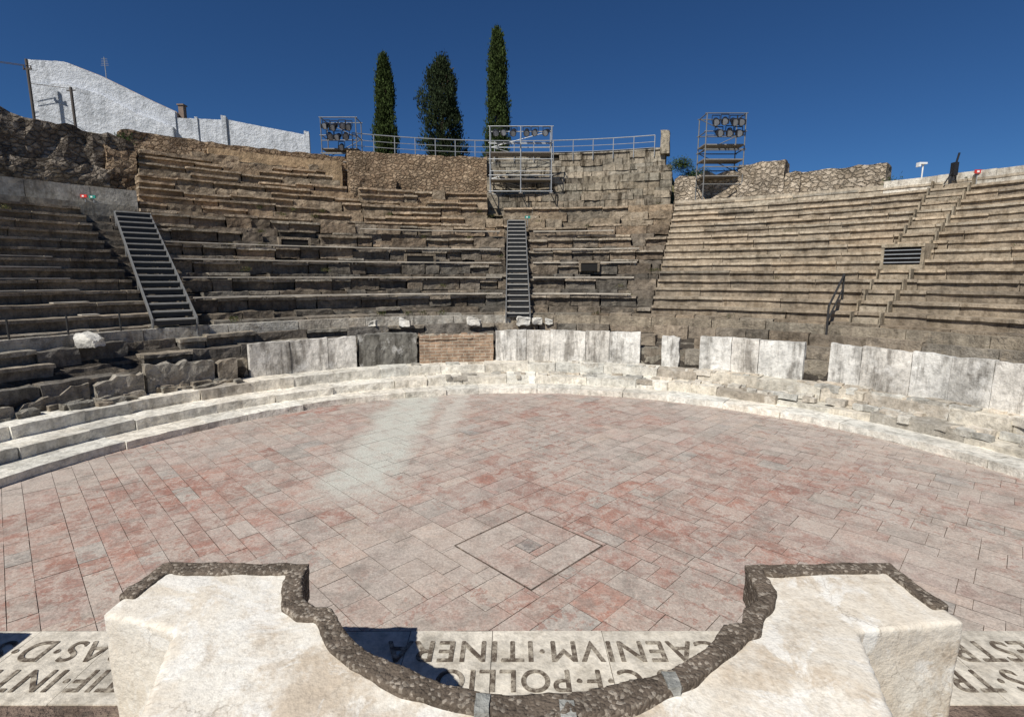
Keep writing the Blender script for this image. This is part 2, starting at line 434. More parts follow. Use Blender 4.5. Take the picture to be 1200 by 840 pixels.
# ------------------------------------------------------------------ cavea (seating)
bm,cl=nbm()
bmE,clE=nbm()
DK=(.17,.145,.115); TAN=(.44,.335,.225); CON=(.42,.345,.25); GRY=(.26,.225,.18); LIP=(.42,.35,.26)  # LIP is paler: seat-edge highlight put into the stone colour
def eroded_row(a0,a1,r,z,tread,rise,base,jr=.08,jz=.04,miss=.08,rough=.05,wl=(.7,1.8),lip=0,lipc=LIP):
    a=a0
    while a<a1-.2:
        L=math.degrees(random.uniform(*wl)/r); b=min(a1,a+L)
        if a1-b<1: b=a1
        dr=random.uniform(-jr,jr); dz=random.uniform(-jz,jz)
        ms=random.random()<miss
        if ms: dr+=.22; dz-=random.uniform(.08,.22)
        hl= (not ms) and random.random()<lip
        if hl:
            t=random.uniform(.08,.13)
            block(bm,cl,a+.06,b-.06,r+dr+.09,r+tread+.3,z-rise-.12,z+dz-t,vary(base,.25),rough,.22,2,3,3)
            block(bm,cl,a+.03,b-.03,r+dr-.05,r+tread+.3,z+dz-t+.002,z+dz,vary(lipc,.2),rough*.45,.22,2,1,3,tilt=random.uniform(-.02,.02))
        else:
            block(bm,cl,a+.06,b-.06,r+dr,r+tread+.3,z-rise-.12,z+dz,vary(base,.25),rough,.22,2,3,3,tilt=random.uniform(-.03,.03))
        a=b
for (r,z) in ((12.98,1.35),(13.5,1.75),(14.0,2.12)):
    eroded_row(-100,-4,r,z,.5,.4,(.20,.175,.145),.1,.05,.1,.06,lip=.45,lipc=(.34,.30,.24))
    eroded_row(-4,100,r,z,.5,.4,(.29,.245,.19),.05,.03,.05,.03)
a=-100
while a<100:
    b=a+math.degrees(random.uniform(1.4,2.6)/14.4)
    block(bm,cl,a+.05,b-.05,14.32,14.6,2.0,2.42+random.uniform(-.01,.01),vary((.50,.46,.39) if a<-8 else (.34,.29,.22),.1),.012,.3,1,1)
    a=b
row=lambda i:(14.5+.656*i, 2.5+.355*i)
for i in range(1,17):
    r,z=row(i)
    if i<=12:
        a=-100
        while a<-51.4:
            b=min(-51.4,a+math.degrees(random.uniform(1.6,3.0)/r))
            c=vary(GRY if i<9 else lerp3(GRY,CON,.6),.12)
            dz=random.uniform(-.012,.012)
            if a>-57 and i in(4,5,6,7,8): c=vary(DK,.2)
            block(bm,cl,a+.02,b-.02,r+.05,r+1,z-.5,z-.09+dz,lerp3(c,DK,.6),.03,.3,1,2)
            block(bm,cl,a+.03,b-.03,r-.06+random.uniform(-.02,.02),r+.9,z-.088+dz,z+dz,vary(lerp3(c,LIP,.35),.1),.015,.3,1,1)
            a=b
    if i<=12:
        t=i/12
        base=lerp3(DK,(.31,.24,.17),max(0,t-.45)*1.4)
        odd=i%2
        for (a0,a1) in ((-47.6,-1.7),(1.7,21.3)):
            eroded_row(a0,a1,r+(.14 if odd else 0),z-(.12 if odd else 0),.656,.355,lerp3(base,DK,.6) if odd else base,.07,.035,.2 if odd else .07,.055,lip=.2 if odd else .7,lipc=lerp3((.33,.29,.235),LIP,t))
        eroded_row(-51.4,-47.6,r+.25,z-.25,.656,.355,DK,.02,.02,0,.02)
        eroded_row(-1.7,1.7,r+.25,z-.25,.656,.355,DK,.02,.02,0,.02)
    a=21.4
    while a<100:
        b=min(100,a+math.degrees(random.uniform(1.6,3.2)/r))
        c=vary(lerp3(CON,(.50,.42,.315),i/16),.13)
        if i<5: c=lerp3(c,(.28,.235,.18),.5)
        dz=random.uniform(-.014,.014)
        if random.random()<.15: c=vary((.29,.25,.195),.2)
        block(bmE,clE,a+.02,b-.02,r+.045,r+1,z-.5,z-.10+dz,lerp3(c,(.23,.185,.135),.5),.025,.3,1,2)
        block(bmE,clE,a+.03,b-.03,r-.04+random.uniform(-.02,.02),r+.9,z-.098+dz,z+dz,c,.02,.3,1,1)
        a=b
eroded_row(-100,-4,14.6,2.5,.6,.3,GRY,.04,.02,.1,.03)
eroded_row(-4,100,14.6,2.5,.6,.3,(.29,.24,.18),.02,.02,.05,.02)
for j in range(0,11):
    r=23.05+.5*j; z=7.0+.37*j
    segs=[]
    if z<=10.9: segs.append((-46.0+j*.25,-21+ (0 if j<5 else -1.2*(j-4)*.6),lerp3((.31,.24,.17),TAN,min(1,.4+j*.12))))
    if z<=9.5: segs.append((-21,-1.8 if z<7.5 else -4,lerp3((.31,.24,.165),TAN,.5)))
    if z<=8.3: segs.append((-1.8,21.3,(.38,.31,.225)))
    for a0,a1,c in segs:
        eroded_row(a0,a1,r,z,.5,.37,lerp3(c,(.25,.195,.135),.4),.07,.045,.14,.06,(.8,2.6),lip=.7,lipc=lerp3(c,(.54,.43,.31),.5))  # darker risers, paler lips: nosing highlight and shade mixed into the colours
newobj('theatre_stone_seating',bm,[M_old])
newobj('theatre_restored_seating',bmE,[M_conc])
bm,cl=nbm()
for i in range(1,17):
    r,z=row(i)
    if i in (6,7): continue
    block(bm,cl,48.4,51.2,r-.36,r+.02,z-.5,z-.18,vary((.36,.30,.22),.1),.015,.3,1,1)
for s in (48.2,51.4):
    for i in range(1,17):
        r,z=row(i)
        if i in (6,7): continue
        block(bm,cl,s-.07,s+.07,r-.40,r+.25,z-.5,z+.02,vary((.33,.28,.205),.1),.01,.3,1,1)
newobj('concrete_staircase',bm,M_conc)
bm,cl=nbm()
a=21.4
while a<100:
    b=min(100,a+4.5); e=a>43
    block(bm,cl,a+.02,b-.02,25.0,25.5,6.6,8.30+.03*random.random()+ (.16 if e else 0),vary((.60,.56,.48) if e else (.46,.40,.31),.06),.01,.6,1,3)
    a=b
newobj('concrete_rim_wall',bm,M_conc)
bm,cl=nbm()
a=-100
while a<-46:
    b=min(-46,a+5)
    block(bm,cl,a+.02,b-.02,23.3,25.4,5.5,7.75,vary((.45,.42,.36),.05),.012,.6,1,4)
    a=b
block(bm,cl,-100,-46.5,22.9,23.6,6.0,7.05,(.34,.31,.25),.03,.5,1,2)
newobj('concrete_rim_wall',bm,M_conc)
bm,cl=nbm()
prof=[(12.95,.5),(13.0,1.1),(14.4,1.9),(22.8,6.35),(25.0,7.2)]
v=[[bm.verts.new(P(-101+202*k/100,r,z)) for k in range(101)] for r,z in prof]
for i in range(len(prof)-1):
    for k in range(100): bm.faces.new((v[i][k],v[i][k+1],v[i+1][k+1],v[i+1][k]))
setcol(bm.faces,cl,(.08,.068,.055))
newobj('seating_earth_core',bm,M_old)
bm,cl=nbm()
for s in (-1,1):
    for i in range(17):
        r,z=row(i)
        block(bm,cl,s*100,s*102,r,r+.7,-.1,z+.3,(.3,.26,.2),.02,.5,1,3)
    block(bm,cl,s*100,s*102,12.8,14.5,-.1,2.4,(.3,.26,.2),.02,.5,2,3)
newobj('retaining_wall',bm,M_conc)
# modern benches (thin planks)
bm,cl=nbm()
for i in (2,4,6,8,11):
    r,z=row(i)
    for (a0,a1) in ((-46.5,-2.4),(2.4,18 if i<9 else 14)):
        if i==11: a0=max(a0,-22); 
        a=a0
        while a<a1:
            b=min(a1,a+math.degrees(2.4/r))
            if random.random()>.06:
                block(bm,cl,a+.03,b-.03,r-.13,r+.17,z+.055,z+.10,(1,1,1),0,.5,1,1)
                for q in (a+.2,b-.2-.12): block(bm,cl,q,q+.12,r-.02,r+.1,z-.05,z+.056,(1,1,1),0,1,1,1)
            a=b
for i in (1,2,3,4,5,6):
    r,z=row(i); a=-95
    while a<-57:
        b=min(-57,a+math.degrees(2.4/r))
        if random.random()>.12: block(bm,cl,a+.03,b-.03,r-.1,r+.2,z+.03,z+.06,(1,1,1),0,.5,1,1)
        a=b
newobj('bench_planks',bm,M_bench)
for (a,i,wd) in ((-14.5,7,.65),(11,6,.4),(-31,9,.6)):
    bm,cl=nbm()
    r,z=row(i); d=math.degrees(wd/r)
    block(bm,cl,a-d,a+d,r-.16,r+.3,z-.33,z+.05,(0,0,0),0,.3,1,1,mi=0)  # solid block, no recess; the hollow's shade is its colour
    block(bm,cl,a-d-.3,a+d+.3,r-.2,r+.3,z+.052,z+.15,(.28,.23,.17),.01,.3,1,1,mi=1)
    block(bm,cl,a-d-.3,a-d,r-.2,r+.3,z-.36,z+.05,(.28,.23,.17),.01,.3,1,1,mi=1)
    block(bm,cl,a+d,a+d+.3,r-.2,r+.3,z-.36,z+.05,(.28,.23,.17),.01,.3,1,1,mi=1)
    newobj('seating_drain_opening',bm,[M_opening_shade,M_old])
# vomitory with bars
bm,cl=nbm()
am=49.8; d=math.degrees(.56/18.5)
block(bm,cl,am-d,am+d,18.30,18.9,4.45,5.08,(0,0,0),0,.5,1,1,mi=0)  # solid dark panel painted as the shaded inside of the vomitory
block(bm,cl,am-d-.3,am+d+.3,18.2,19.9,5.082,5.2,(.40,.34,.25),.01,.3,1,1,mi=1)
block(bm,cl,am-d-.3,am-d,18.22,19.3,4.3,5.08,(.40,.34,.25),.01,.3,1,1,mi=1)
block(bm,cl,am+d,am+d+.3,18.22,19.3,4.3,5.08,(.40,.34,.25),.01,.3,1,1,mi=1)
block(bm,cl,am-d-.3,am+d+.3,18.18,19.3,4.2,4.448,(.40,.34,.25),.01,.3,1,1,mi=1)
for k in range(4):
    z=4.52+k*.145
    block(bm,cl,am-d,am+d,18.24,18.28,z,z+.035,(1,1,1),0,.5,1,1,mi=2)
newobj('barred_vomitory_opening',bm,[M_opening_shade,M_conc,M_steel])
# ------------------------------------------------------------------ metal staircases
def metal_stair(p0,p1,width,step=.205):
    bm,cl=nbm()
    z0,z1=p0.z,p1.z
    n=int((z1-z0)/step)
    dh=Vector((p1.x-p0.x,p1.y-p0.y,0)); Ln=dh.length; er=dh/Ln; et=Vector((er.y,-er.x,0))
    C=Vector((p0.x,p0.y,0))
    def bx(rm,zm,dr,dz,t0,t1,mi):
        gridbox(bm,cl,lambda u,v,w:C+er*(rm+dr*v)+et*(t0+(t1-t0)*u)+Vector((0,0,zm+dz*w)),1,1,1,(1,1,1),mi=mi)
    for k in range(n+1):
        t=k/n; rr=Ln*t; zz=z0+(z1-z0)*t
        bx(rr,zz,.26,.05,-width/2+.03,width/2-.03,3)
        bx(rr+.06,zz-.15,.02,.148,-width/2+.03,width/2-.03,1)
    for s in (-1,1):
        t0=s*width/2-.02;t1=s*width/2+.02
        def fn(u,v,w,t0=t0,t1=t1):
            return C+er*(-.1+(Ln+.3)*v)+et*(t0+(t1-t0)*u)+Vector((0,0,z0-.16+(z1-z0)*v+.22*w))
        gridbox(bm,cl,fn,1,1,1,(1,1,1),mi=2)
    for t in (.0,.33,.66,.98):
        for s in (-1,1):
            zz=z0+(z1-z0)*t
            p=C+er*(Ln*t+.1)+et*(s*width/2); tube(bm,cl,p+Vector((0,0,zz-.5)),p+Vector((0,0,zz)),.03,(1,1,1),8,2)
    newobj('metal_staircase',bm,[M_steel,M_dark,M_dsteel,M_tread])
metal_stair(P(0,14.15,2.5),P(0,22.6,7.15),1.0,.23)
metal_stair(P(-50.3,14.3,2.65),P(-47.4,21.6,6.62),1.2,.23)
bm,cl=nbm()
p=[P(46.3,14.1,2.1),P(46.3,14.1,3.05),P(46.0,15.9,4.1),P(46.0,15.9,3.1)]
tube(bm,cl,p[0],p[1],.035,(0,0,0));tube(bm,cl,p[1],p[2],.035,(0,0,0));tube(bm,cl,p[2],p[3],.035,(0,0,0))
q1=p[0].lerp(p[1],.5);q2=p[3].lerp(p[2],.5);tube(bm,cl,q1,q2,.03,(0,0,0))
newobj('iron_handrail',bm,M_dark)
bm,cl=nbm()
for a in range(-86,-52,5):
    tube(bm,cl,P(a,14.4,2.4),P(a,14.4,2.95),.025,(0,0,0))
newobj('walkway_posts',bm,M_dark)
for (a,r,s) in ((-19,13.9,.28),(-7.5,13.9,.32),(.9,13.9,.34),(3.2,13.9,.26),(-60,13.8,.36),(5.2,14.0,.2),(-24,14,.2)):
    bm,cl=nbm()
    c0=P(a,r,2.2 if a>-50 else 2.25)
    res=bmesh.ops.create_icosphere(bm,subdivisions=3,radius=s,matrix=Matrix.Translation(c0))
    tl_=random.uniform(-.6,.6)
    for v in bm.verts:
        l=v.co-c0
        l.x=max(-s*.75,min(s*.75,l.x*1.15)); l.y=max(-s*.5,min(s*.5,l.y)); l.z=max(-s*.4,min(s*(.45+.8*tl_*l.x/s),l.z))
        v.co=c0+l+noise.noise_vector(v.co*4)*.08
    setcol(bm.faces,cl,(.68,.65,.58))
    newobj('marble_fragment',bm,M_marb)
# ------------------------------------------------------------------ upper walls
def jag(base,amp,fr=.5,sd_=0):
    return lambda a:base+amp*noise.noise(Vector((a*fr,sd_,0)))+amp*.6*noise.noise(Vector((a*fr*3.3,sd_,4)))
def arcwall(name,segs,mat):
    bm,cl=nbm()
    for (a0,a1,r0,r1,z0,zt,col,rough) in segs:
        block(bm,cl,a0,a1,r0,r1,z0,zt,col,rough,.3,3,8,1.6)
    return newobj(name,bm,mat)
def w1top(a):
    b=10.95 if a<-55 else 10.95-(a+55)*.035
    return b+.25*noise.noise(Vector((a*.45,0,0)))+.15*noise.noise(Vector((a*1.6,3,0)))
arcwall('rubble_retaining_wall',[(-102,-44.5,26.6,28.2,7.2,w1top,(0,0,0),.18),(-102,-47,25.5,26.7,7.0,jag(8.9,.5,.4,2),(0,0,0),.2)],M_rubD)
arcwall('brown_rubble_wall',[(-44.7,-21.8,29.0,30.2,8,jag(11.55,.12,.5,5),(0,0,0),.08),(-47,-44.5,26.4,29.4,7.5,jag(10.0,.5,.8,9),(0,0,0),.15)],M_rubB)
M_earthwall=mat_stone('ochre_earth_render',.3,(.52,.39,.255),.4,.05)
arcwall('ochre_plaster_wall',[(-37,-22.5,28.6,28.95,9,11.15,(.47,.335,.20),.04)],M_earthwall)
arcwall('stone_terrace_wall',[(-21.8,-3.9,28.4,30.0,8,jag(11.85,.08,.5,6),(.3,.24,.17),.06),(-21.8,-16,27.4,28.5,8,jag(10.4,.25,.7,6),(.26,.21,.15),.12)],M_rubB)
M_cwall=mat_stone('streaked_concrete_wall',1.0,(.44,.39,.31),.4,.05,(.24,.225,.205),blotch=.45)
bm,cl=nbm()
def ashlar(a0,a1,r,th,z0,z1,col,ch=.42,w=(.7,1.6),rough=.04,top=0):
    n=max(1,int(round((z1-z0)/ch))); h=(z1-z0)/n
    for k in range(n):
        a=a0
        while a<a1-.05:
            L=math.degrees(random.uniform(*w)/r); b=min(a1,a+L)
            if a1-b<.8: b=a1
            d=random.uniform(-.04,.05)
            if not(k==n-1 and random.random()<top):
                block(bm,cl,a+.03,b-.03,r+d,r+th,z0+k*h+.004,z0+(k+1)*h-.006,vary(col,.2),rough,.3,1,2,2.5)
            a=b
ashlar(-3.9,19.4,29.0,.9,10.2,12.12,(.36,.315,.245),top=.05)
ashlar(-3.9,20.5,27.5,.7,9.1,10.42,(.33,.285,.215),top=.12)
ashlar(-3.9,20.5,26.8,.8,7.9,9.25,(.30,.25,.185),top=.2,rough=.06)
ashlar(13,20.3,28.2,.7,10.3,11.0,(.30,.26,.2),top=.3,rough=.06)
block(bm,cl,-3.9,19.4,29.1,30.0,8,12.0,(.2,.17,.13),.0,.5,1,1)
block(bm,cl,-3.9,20.4,27.6,28.2,7.5,10.3,(.2,.17,.13),.0,.5,1,1)
block(bm,cl,-3.9,20.4,26.95,27.55,7.3,9.0,(.2,.17,.13),.0,.5,1,1)
block(bm,cl,-3.9,19.4,28.93,30.0,12.122,12.24,(.44,.39,.31),.012,.5,1,1)
newobj('concrete_terrace_wall',bm,M_cwall)
arcwall('ruined_stone_pier',[(18.7,19.8,28.7,29.6,11.8,13.2,(.38,.33,.25),.06)],M_cwall)
arcwall('pale_rubble_wall',[(21.0,28.5,26.8,28,7.6,jag(10.0,.35,.5,3),(0,0,0),.10),(28.5,33.6,26.6,28.2,7.6,jag(10.35,.15,.6,4),(0,0,0),.08),(33.4,35.2,27,28.2,7.6,jag(9.7,.1,.6,4),(0,0,0),.08)],M_rubP)
arcwall('round_masonry_base',[(35.0,43.2,27.4,29.2,7.6,jag(9.75,.06,.6,7),(0,0,0),.05)],M_rubP)
# ------------------------------------------------------------------ railing
bm,cl=nbm()
a=-21.0
while a<18.6:
    tube(bm,cl,P(a,28.9,11.7),P(a,28.9,13.0),.03,(1,1,1),6)
    b=a+2.6
    if b<19.5:
        for h,rd in ((13.0,.032),(12.6,.02),(12.25,.02)): tube(bm,cl,P(a,28.9,h),P(b,28.9,h),rd,(1,1,1),6)
    a=b
newobj('terrace_railing',bm,M_steel)
# ------------------------------------------------------------------ lighting towers
def tower(x0,x1,y,z0,z1,bays,lights,decks,depth=1.2,diag=True):
    bm,cl=nbm()
    T=.035;c=(1,1,1)
    xs=[x0+(x1-x0)*k/bays for k in range(bays+1)]
    for x in xs:
        for yy in (y,y+depth): tube(bm,cl,(x,yy,z0),(x,yy,z1),T,c)
    nl=max(2,int(round((z1-z0)/1.0)))
    for k in range(nl+1):
        z=z0+.1+(z1-z0-.12)*k/nl
        for yy in (y,y+depth): tube(bm,cl,(x0-.1,yy,z),(x1+.1,yy,z),T*.85,c)
        for x in xs: tube(bm,cl,(x,y,z),(x,y+depth,z),T*.85,c)
        if diag and k<nl:
            zz=z+(z1-z0)/nl
            if k%2: tube(bm,cl,(x0,y+depth,z),(x1,y+depth,zz),T*.7,c)
            else: tube(bm,cl,(x1,y+depth,z),(x0,y+depth,zz),T*.7,c)
    for d in decks:
        cbox(bm,cl,x0-.05,x1+.05,y+.05,y+depth-.05,d,d+.06,c,mi=1)
        tube(bm,cl,(x0,y-.02,d+.5),(x1,y-.02,d+.5),T*.7,c)
    for x in xs:
        for yy in (y,y+depth): cbox(bm,cl,x-.12,x+.12,yy-.12,yy+.12,z0-.05,z0+.0,c,mi=1)
    for (lx,lz,s) in lights:
        p=Vector((lx,y-.15,lz)); d=Vector((random.uniform(-.35,.35)-lx*.02,-1,-.55+random.uniform(-.15,.15))).normalized()
        tube(bm,cl,p-d*.28*s,p+d*.12*s,.15*s,c,12,2); tube(bm,cl,p+d*.12*s,p+d*.30*s,.20*s,c,12,2)
        tube(bm,cl,p+d*.30*s,p+d*.31*s,.17*s,c,12,3)
        tube(bm,cl,p+Vector((-.22*s,0,0)),p+Vector((-.22*s,0,.32*s)),.02,c,6,2);tube(bm,cl,p+Vector((.22*s,0,0)),p+Vector((.22*s,0,.32*s)),.02,c,6,2)
        tube(bm,cl,p+Vector((-.22*s,0,.32*s)),p+Vector((.22*s,0,.32*s)),.025,c,6,2)
        for sgn in (-1,1):
            q=p+d*.32*s+Vector((sgn*.17*s,0,0)); cbox(bm,cl,q.x-.01,q.x+.01,q.y-.16*s,q.y,q.z-.13*s,q.z+.13*s,c,mi=2)
    newobj('scaffold_lighting_tower',bm,[M_dsteel if bays==1 else M_steel,M_deck,M_black,M_glass])
tower(-12.0,-9.8,34,10.6,13.9,1,[(-11.6,13.35,1),(-11.1,13.3,1),(-10.6,13.35,1),(-10.2,13.3,1),(-11.4,12.75,1),(-10.9,12.7,1),(-10.4,12.75,1),(-10.7,12.1,.9)],[11.2,12.0])
tower(-1.36,2.45,33.2,9.2,13.15,2,[(-1.0,12.75,.95),(-.5,12.75,.95),(.1,12.75,.95),(.9,12.75,.95),(1.4,12.75,.95),(2.1,12.75,.95)],[10.0,11.6])
tower(10.95,13.15,30.5,8.2,13.1,1,[(11.4,12.6,1),(11.9,12.65,1),(12.4,12.6,1),(12.8,12.6,1),(11.6,12.0,1),(12.2,12.05,1),(12.7,12.0,1)],[9.7,11.4,10.6])
# ------------------------------------------------------------------ cypress trees
m=N('cypress_foliage'); c=m.attr(); c=m.mix(1,c,m.ramp(m.noise(1.5,4,.6),[(.3,.6),(.7,1.3)]),'MULTIPLY')
M_leaf=m.fin(c,.85,[],.1)
M_bark=mat_simple('bark',(.12,.085,.06),.95)
def cypress(x,y,z0,z1,rad,wide=False):
    root=empty('cypress_tree'); root.location=(0,0,0)
    bm,cl=nbm()
    H=z1-z0
    res=bmesh.ops.create_cone(bm,cap_ends=True,segments=10,radius1=.22,radius2=.03,depth=H*.92,matrix=Matrix.Translation((x,y,z0+H*.46)))
    setcol(bm.faces,cl,(1,1,1))
    for k in range(40):
        t=random.uniform(.1,.85); a=random.uniform(0,6.28); rr=rad*.7
        p=Vector((x,y,z0+H*t)); tube(bm,cl,p,p+Vector((math.cos(a)*rr*.8,math.sin(a)*rr*.8,.9)),.03,(1,1,1),5)
    newobj('trunk_and_limbs',bm,M_bark,parent=root)
    bm,cl=nbm()
    def env(t):
        if wide: return rad*max(0,math.sin(math.pi*min(1,t*.86+.13)))**.5*(1 if t<.8 else 1-.2*(t-.8)/.2)
        return rad*(min(1,(t+.03)/.12)**.5)*(1-t**3.6)**.75*(.92+.08*math.sin(t*9))
    ncl=900 if not wide else 900
    for k in range(ncl):
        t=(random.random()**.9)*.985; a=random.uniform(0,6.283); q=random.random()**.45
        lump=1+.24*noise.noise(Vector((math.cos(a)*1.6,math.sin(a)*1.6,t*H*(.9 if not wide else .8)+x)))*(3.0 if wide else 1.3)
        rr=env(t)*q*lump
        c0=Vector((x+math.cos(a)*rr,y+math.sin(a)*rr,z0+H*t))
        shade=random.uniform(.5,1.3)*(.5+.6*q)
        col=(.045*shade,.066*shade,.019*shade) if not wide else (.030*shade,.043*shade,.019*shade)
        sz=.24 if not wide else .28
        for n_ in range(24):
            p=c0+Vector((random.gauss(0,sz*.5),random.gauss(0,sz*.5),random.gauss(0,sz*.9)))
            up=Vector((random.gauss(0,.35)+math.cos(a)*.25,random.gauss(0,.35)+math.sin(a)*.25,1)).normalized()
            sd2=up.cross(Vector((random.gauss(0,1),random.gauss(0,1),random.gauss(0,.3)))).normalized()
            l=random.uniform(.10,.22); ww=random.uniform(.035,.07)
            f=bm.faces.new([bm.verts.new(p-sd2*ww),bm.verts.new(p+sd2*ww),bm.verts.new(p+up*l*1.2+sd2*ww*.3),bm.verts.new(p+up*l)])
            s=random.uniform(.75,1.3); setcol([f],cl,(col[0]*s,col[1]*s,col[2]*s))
    newobj('foliage_crown',bm,M_leaf,parent=root,recalc=False)
cypress(-10.5,45,12.2,21.7,.92)
cypress(-5.75,45,12.2,21.5,1.75,True)
cypress(-1.2,45,12.2,23.7,1.05)
bm,cl=nbm()
for (a,r,z,s,n_) in ((21.5,28,10.9,.55,10),(22.8,28.5,10.3,.5,8),(24,28.5,10.2,.5,7),(-45,28,10.7,.4,4),(28,28.6,10.2,.5,5),(44,27,8.6,.4,3)):
    for k in range(n_*90):
        c0=P(a,r,z)+Vector((random.gauss(0,s*.6),random.gauss(0,s*.4),random.gauss(0,s*.35)))
        d=Vector((random.gauss(0,1),random.gauss(0,1),random.gauss(0,1))).normalized(); e=d.orthogonal().normalized()
        f=bm.faces.new([bm.verts.new(c0),bm.verts.new(c0+d*.12+e*.05),bm.verts.new(c0+d*.2)])
        s_2=random.uniform(.6,1.4); setcol([f],cl,(.05*s_2,.075*s_2,.025*s_2))
for k in range(60):
    a=random.uniform(-60,60); i=random.randint(0,16); r,z=row(i); base=P(a,r+.05,z)
    if abs(a)<2 or (a>20 and random.random()<.6): continue
    for q in range(45):
        c0=base+Vector((random.gauss(0,.10),random.gauss(0,.06),random.uniform(-.05,.08)))
        d=Vector((random.gauss(0,.5),random.gauss(0,.5),1)).normalized(); e=d.orthogonal().normalized()
        f=bm.faces.new([bm.verts.new(c0),bm.verts.new(c0+d*.06+e*.02),bm.verts.new(c0+d*.13)])
        s_2=random.uniform(.7,1.5); setcol([f],cl,random.choice([(.07*s_2,.09*s_2,.03*s_2),(.16*s_2,.13*s_2,.06*s_2)]))
newobj('wild_shrubs',bm,M_leaf,recalc=False)
# ------------------------------------------------------------------ white house + wall
m=N('whitewashed_masonry')
c=m.mix(m.ramp(m.noise(1.2,6,.75),[(.4,0),(.65,1)]),(.74,.76,.79),(.54,.565,.60))
c=m.mix(m.math('MULTIPLY',m.ramp(m.noise(1,5,.7,m.pos((2,2,.4))),[(.50,0),(.64,1)]),.6),c,(.36,.375,.39))
M_white=m.fin(c,.85,[(m.noise(3,6,.75),.2,.9)],.2)
P0=Vector((-36,40,0));P1=Vector((-17,45,0)); dl=P1-P0; nb=Vector((-dl.y,dl.x,0)).normalized()
house=empty('white_house')
prof=[(.04,19.65),(.152,19.72),(.259,19.0),(.435,17.4),(.507,16.8)]
bm,cl=nbm()
def prism(bm,cl,prof,z0,d0,d1):
    F=[P0+dl*t+nb*d0 for t,_ in prof];B=[P0+dl*t+nb*d1 for t,_ in prof]
    n=len(prof)
    fb=[bm.verts.new((p.x,p.y,z0)) for p in F]; ft=[bm.verts.new((p.x,p.y,z)) for p,(t,z) in zip(F,prof)]
    bb=[bm.verts.new((p.x,p.y,z0)) for p in B]; bt=[bm.verts.new((p.x,p.y,z)) for p,(t,z) in zip(B,prof)]
    for i in range(n-1):
        for q in ((fb[i],fb[i+1],ft[i+1],ft[i]),(bb[i+1],bb[i],bt[i],bt[i+1]),(ft[i],ft[i+1],bt[i+1],bt[i]),(fb[i+1],fb[i],bb[i],bb[i+1])): bm.faces.new(q)
    bm.faces.new((fb[0],ft[0],bt[0],bb[0]));bm.faces.new((fb[-1],bb[-1],bt[-1],ft[-1]))
def densify(prof,amp=.06):
    out=[]
    for i in range(len(prof)-1):
        (t0,z0),(t1,z1)=prof[i],prof[i+1]; k=max(1,int((t1-t0)/.012))
        for q in range(k):
            t=t0+(t1-t0)*q/k; out.append((t,z0+(z1-z0)*q/k+amp*noise.noise(Vector((t*90,0,0)))))
    out.append(prof[-1]); return out
prism(bm,cl,densify(prof),11.5,0,6); newobj('walls',bm,M_white,parent=house)
bm,cl=nbm()
prism(bm,cl,densify([(.06,17.9),(.152,18.1),(.259,17.6),(.40,16.2),(.50,15.6)],.1),11.5,-.30,-.003)
newobj('buttressed_lower_wall',bm,M_white,parent=house)
bm,cl=nbm()
rp=[(t,z+.10) for t,z in prof]
prism(bm,cl,rp,16.0,.45,6.2)
newobj('tiled_roof',bm,mat_simple('roof_tile',(.42,.34,.28),.9),parent=house)
bm,cl=nbm()
q=P0+dl*.52+nb*1.0
cbox(bm,cl,q.x-.2,q.x+.2,q.y-.2,q.y+.2,16,17.5,(1,1,1)); cbox(bm,cl,q.x-.27,q.x+.27,q.y-.27,q.y+.27,17.502,17.6,(1,1,1))
newobj('chimney',bm,mat_simple('chimney_render',(.2,.15,.12),.9),parent=house)
bm,cl=nbm()
q=P0+dl*.255+nb*1.5
tube(bm,cl,(q.x,q.y,18.5),(q.x,q.y,20.8),.03,(1,1,1))
for k in range(5): tube(bm,cl,(q.x-.3+.02*k,q.y,20.2+.12*k),(q.x+.3-.02*k,q.y,20.2+.12*k),.012,(1,1,1),5)
newobj('aerial',bm,M_steel,parent=house)
bm,cl=nbm()
prism(bm,cl,densify([(.507,16.35),(.60,16.4),(.68,16.45)],.04),11.5,.1,.5)
prism(bm,cl,[(.672,16.75),(.69,16.72)],11.5,-.05,.6)
prism(bm,cl,densify([(.69,16.5),(.8,16.2),(.9,15.95),(1.0,15.7)],.03),11.5,.1,.5)
prism(bm,cl,[(.985,16.0),(1.005,15.95)],11.5,-.02,.6)
prism(bm,cl,[(.575,16.5),(.585,16.5)],11.5,0,.55)
newobj('white_boundary_wall',bm,M_white)
for (x,y,z0,z1) in ((-34.3,39.0,12,19.2),(-30.6,38,12,17.0)):
    bm,cl=nbm(); tube(bm,cl,(x,y,z0),(x,y,z1),.09,(1,1,1))
    if z1>18:
        cbox(bm,cl,x-.3,x+.3,y-.05,y+.05,z1-.7,z1-.6,(1,1,1))
        for k in (-.25,.25): tube(bm,cl,(x+k,y,z1-.6),(x+k,y,z1-.42),.04,(1,1,1))
        for k in (-.25,.25): tube(bm,cl,(x+k,y,z1-.44),(x-14,y-6,z1-.2+k*.3),.02,(1,1,1),5)
    else:
        tube(bm,cl,(x,y,z1-.1),(-34.3,39,17.6),.02,(1,1,1),5); tube(bm,cl,(x-.3,y,z1-.2),(x+.3,y,z1-.2),.04,(1,1,1),5)
    newobj('utility_pole',bm,mat_simple('pole_wood',(.10,.085,.075),.9))
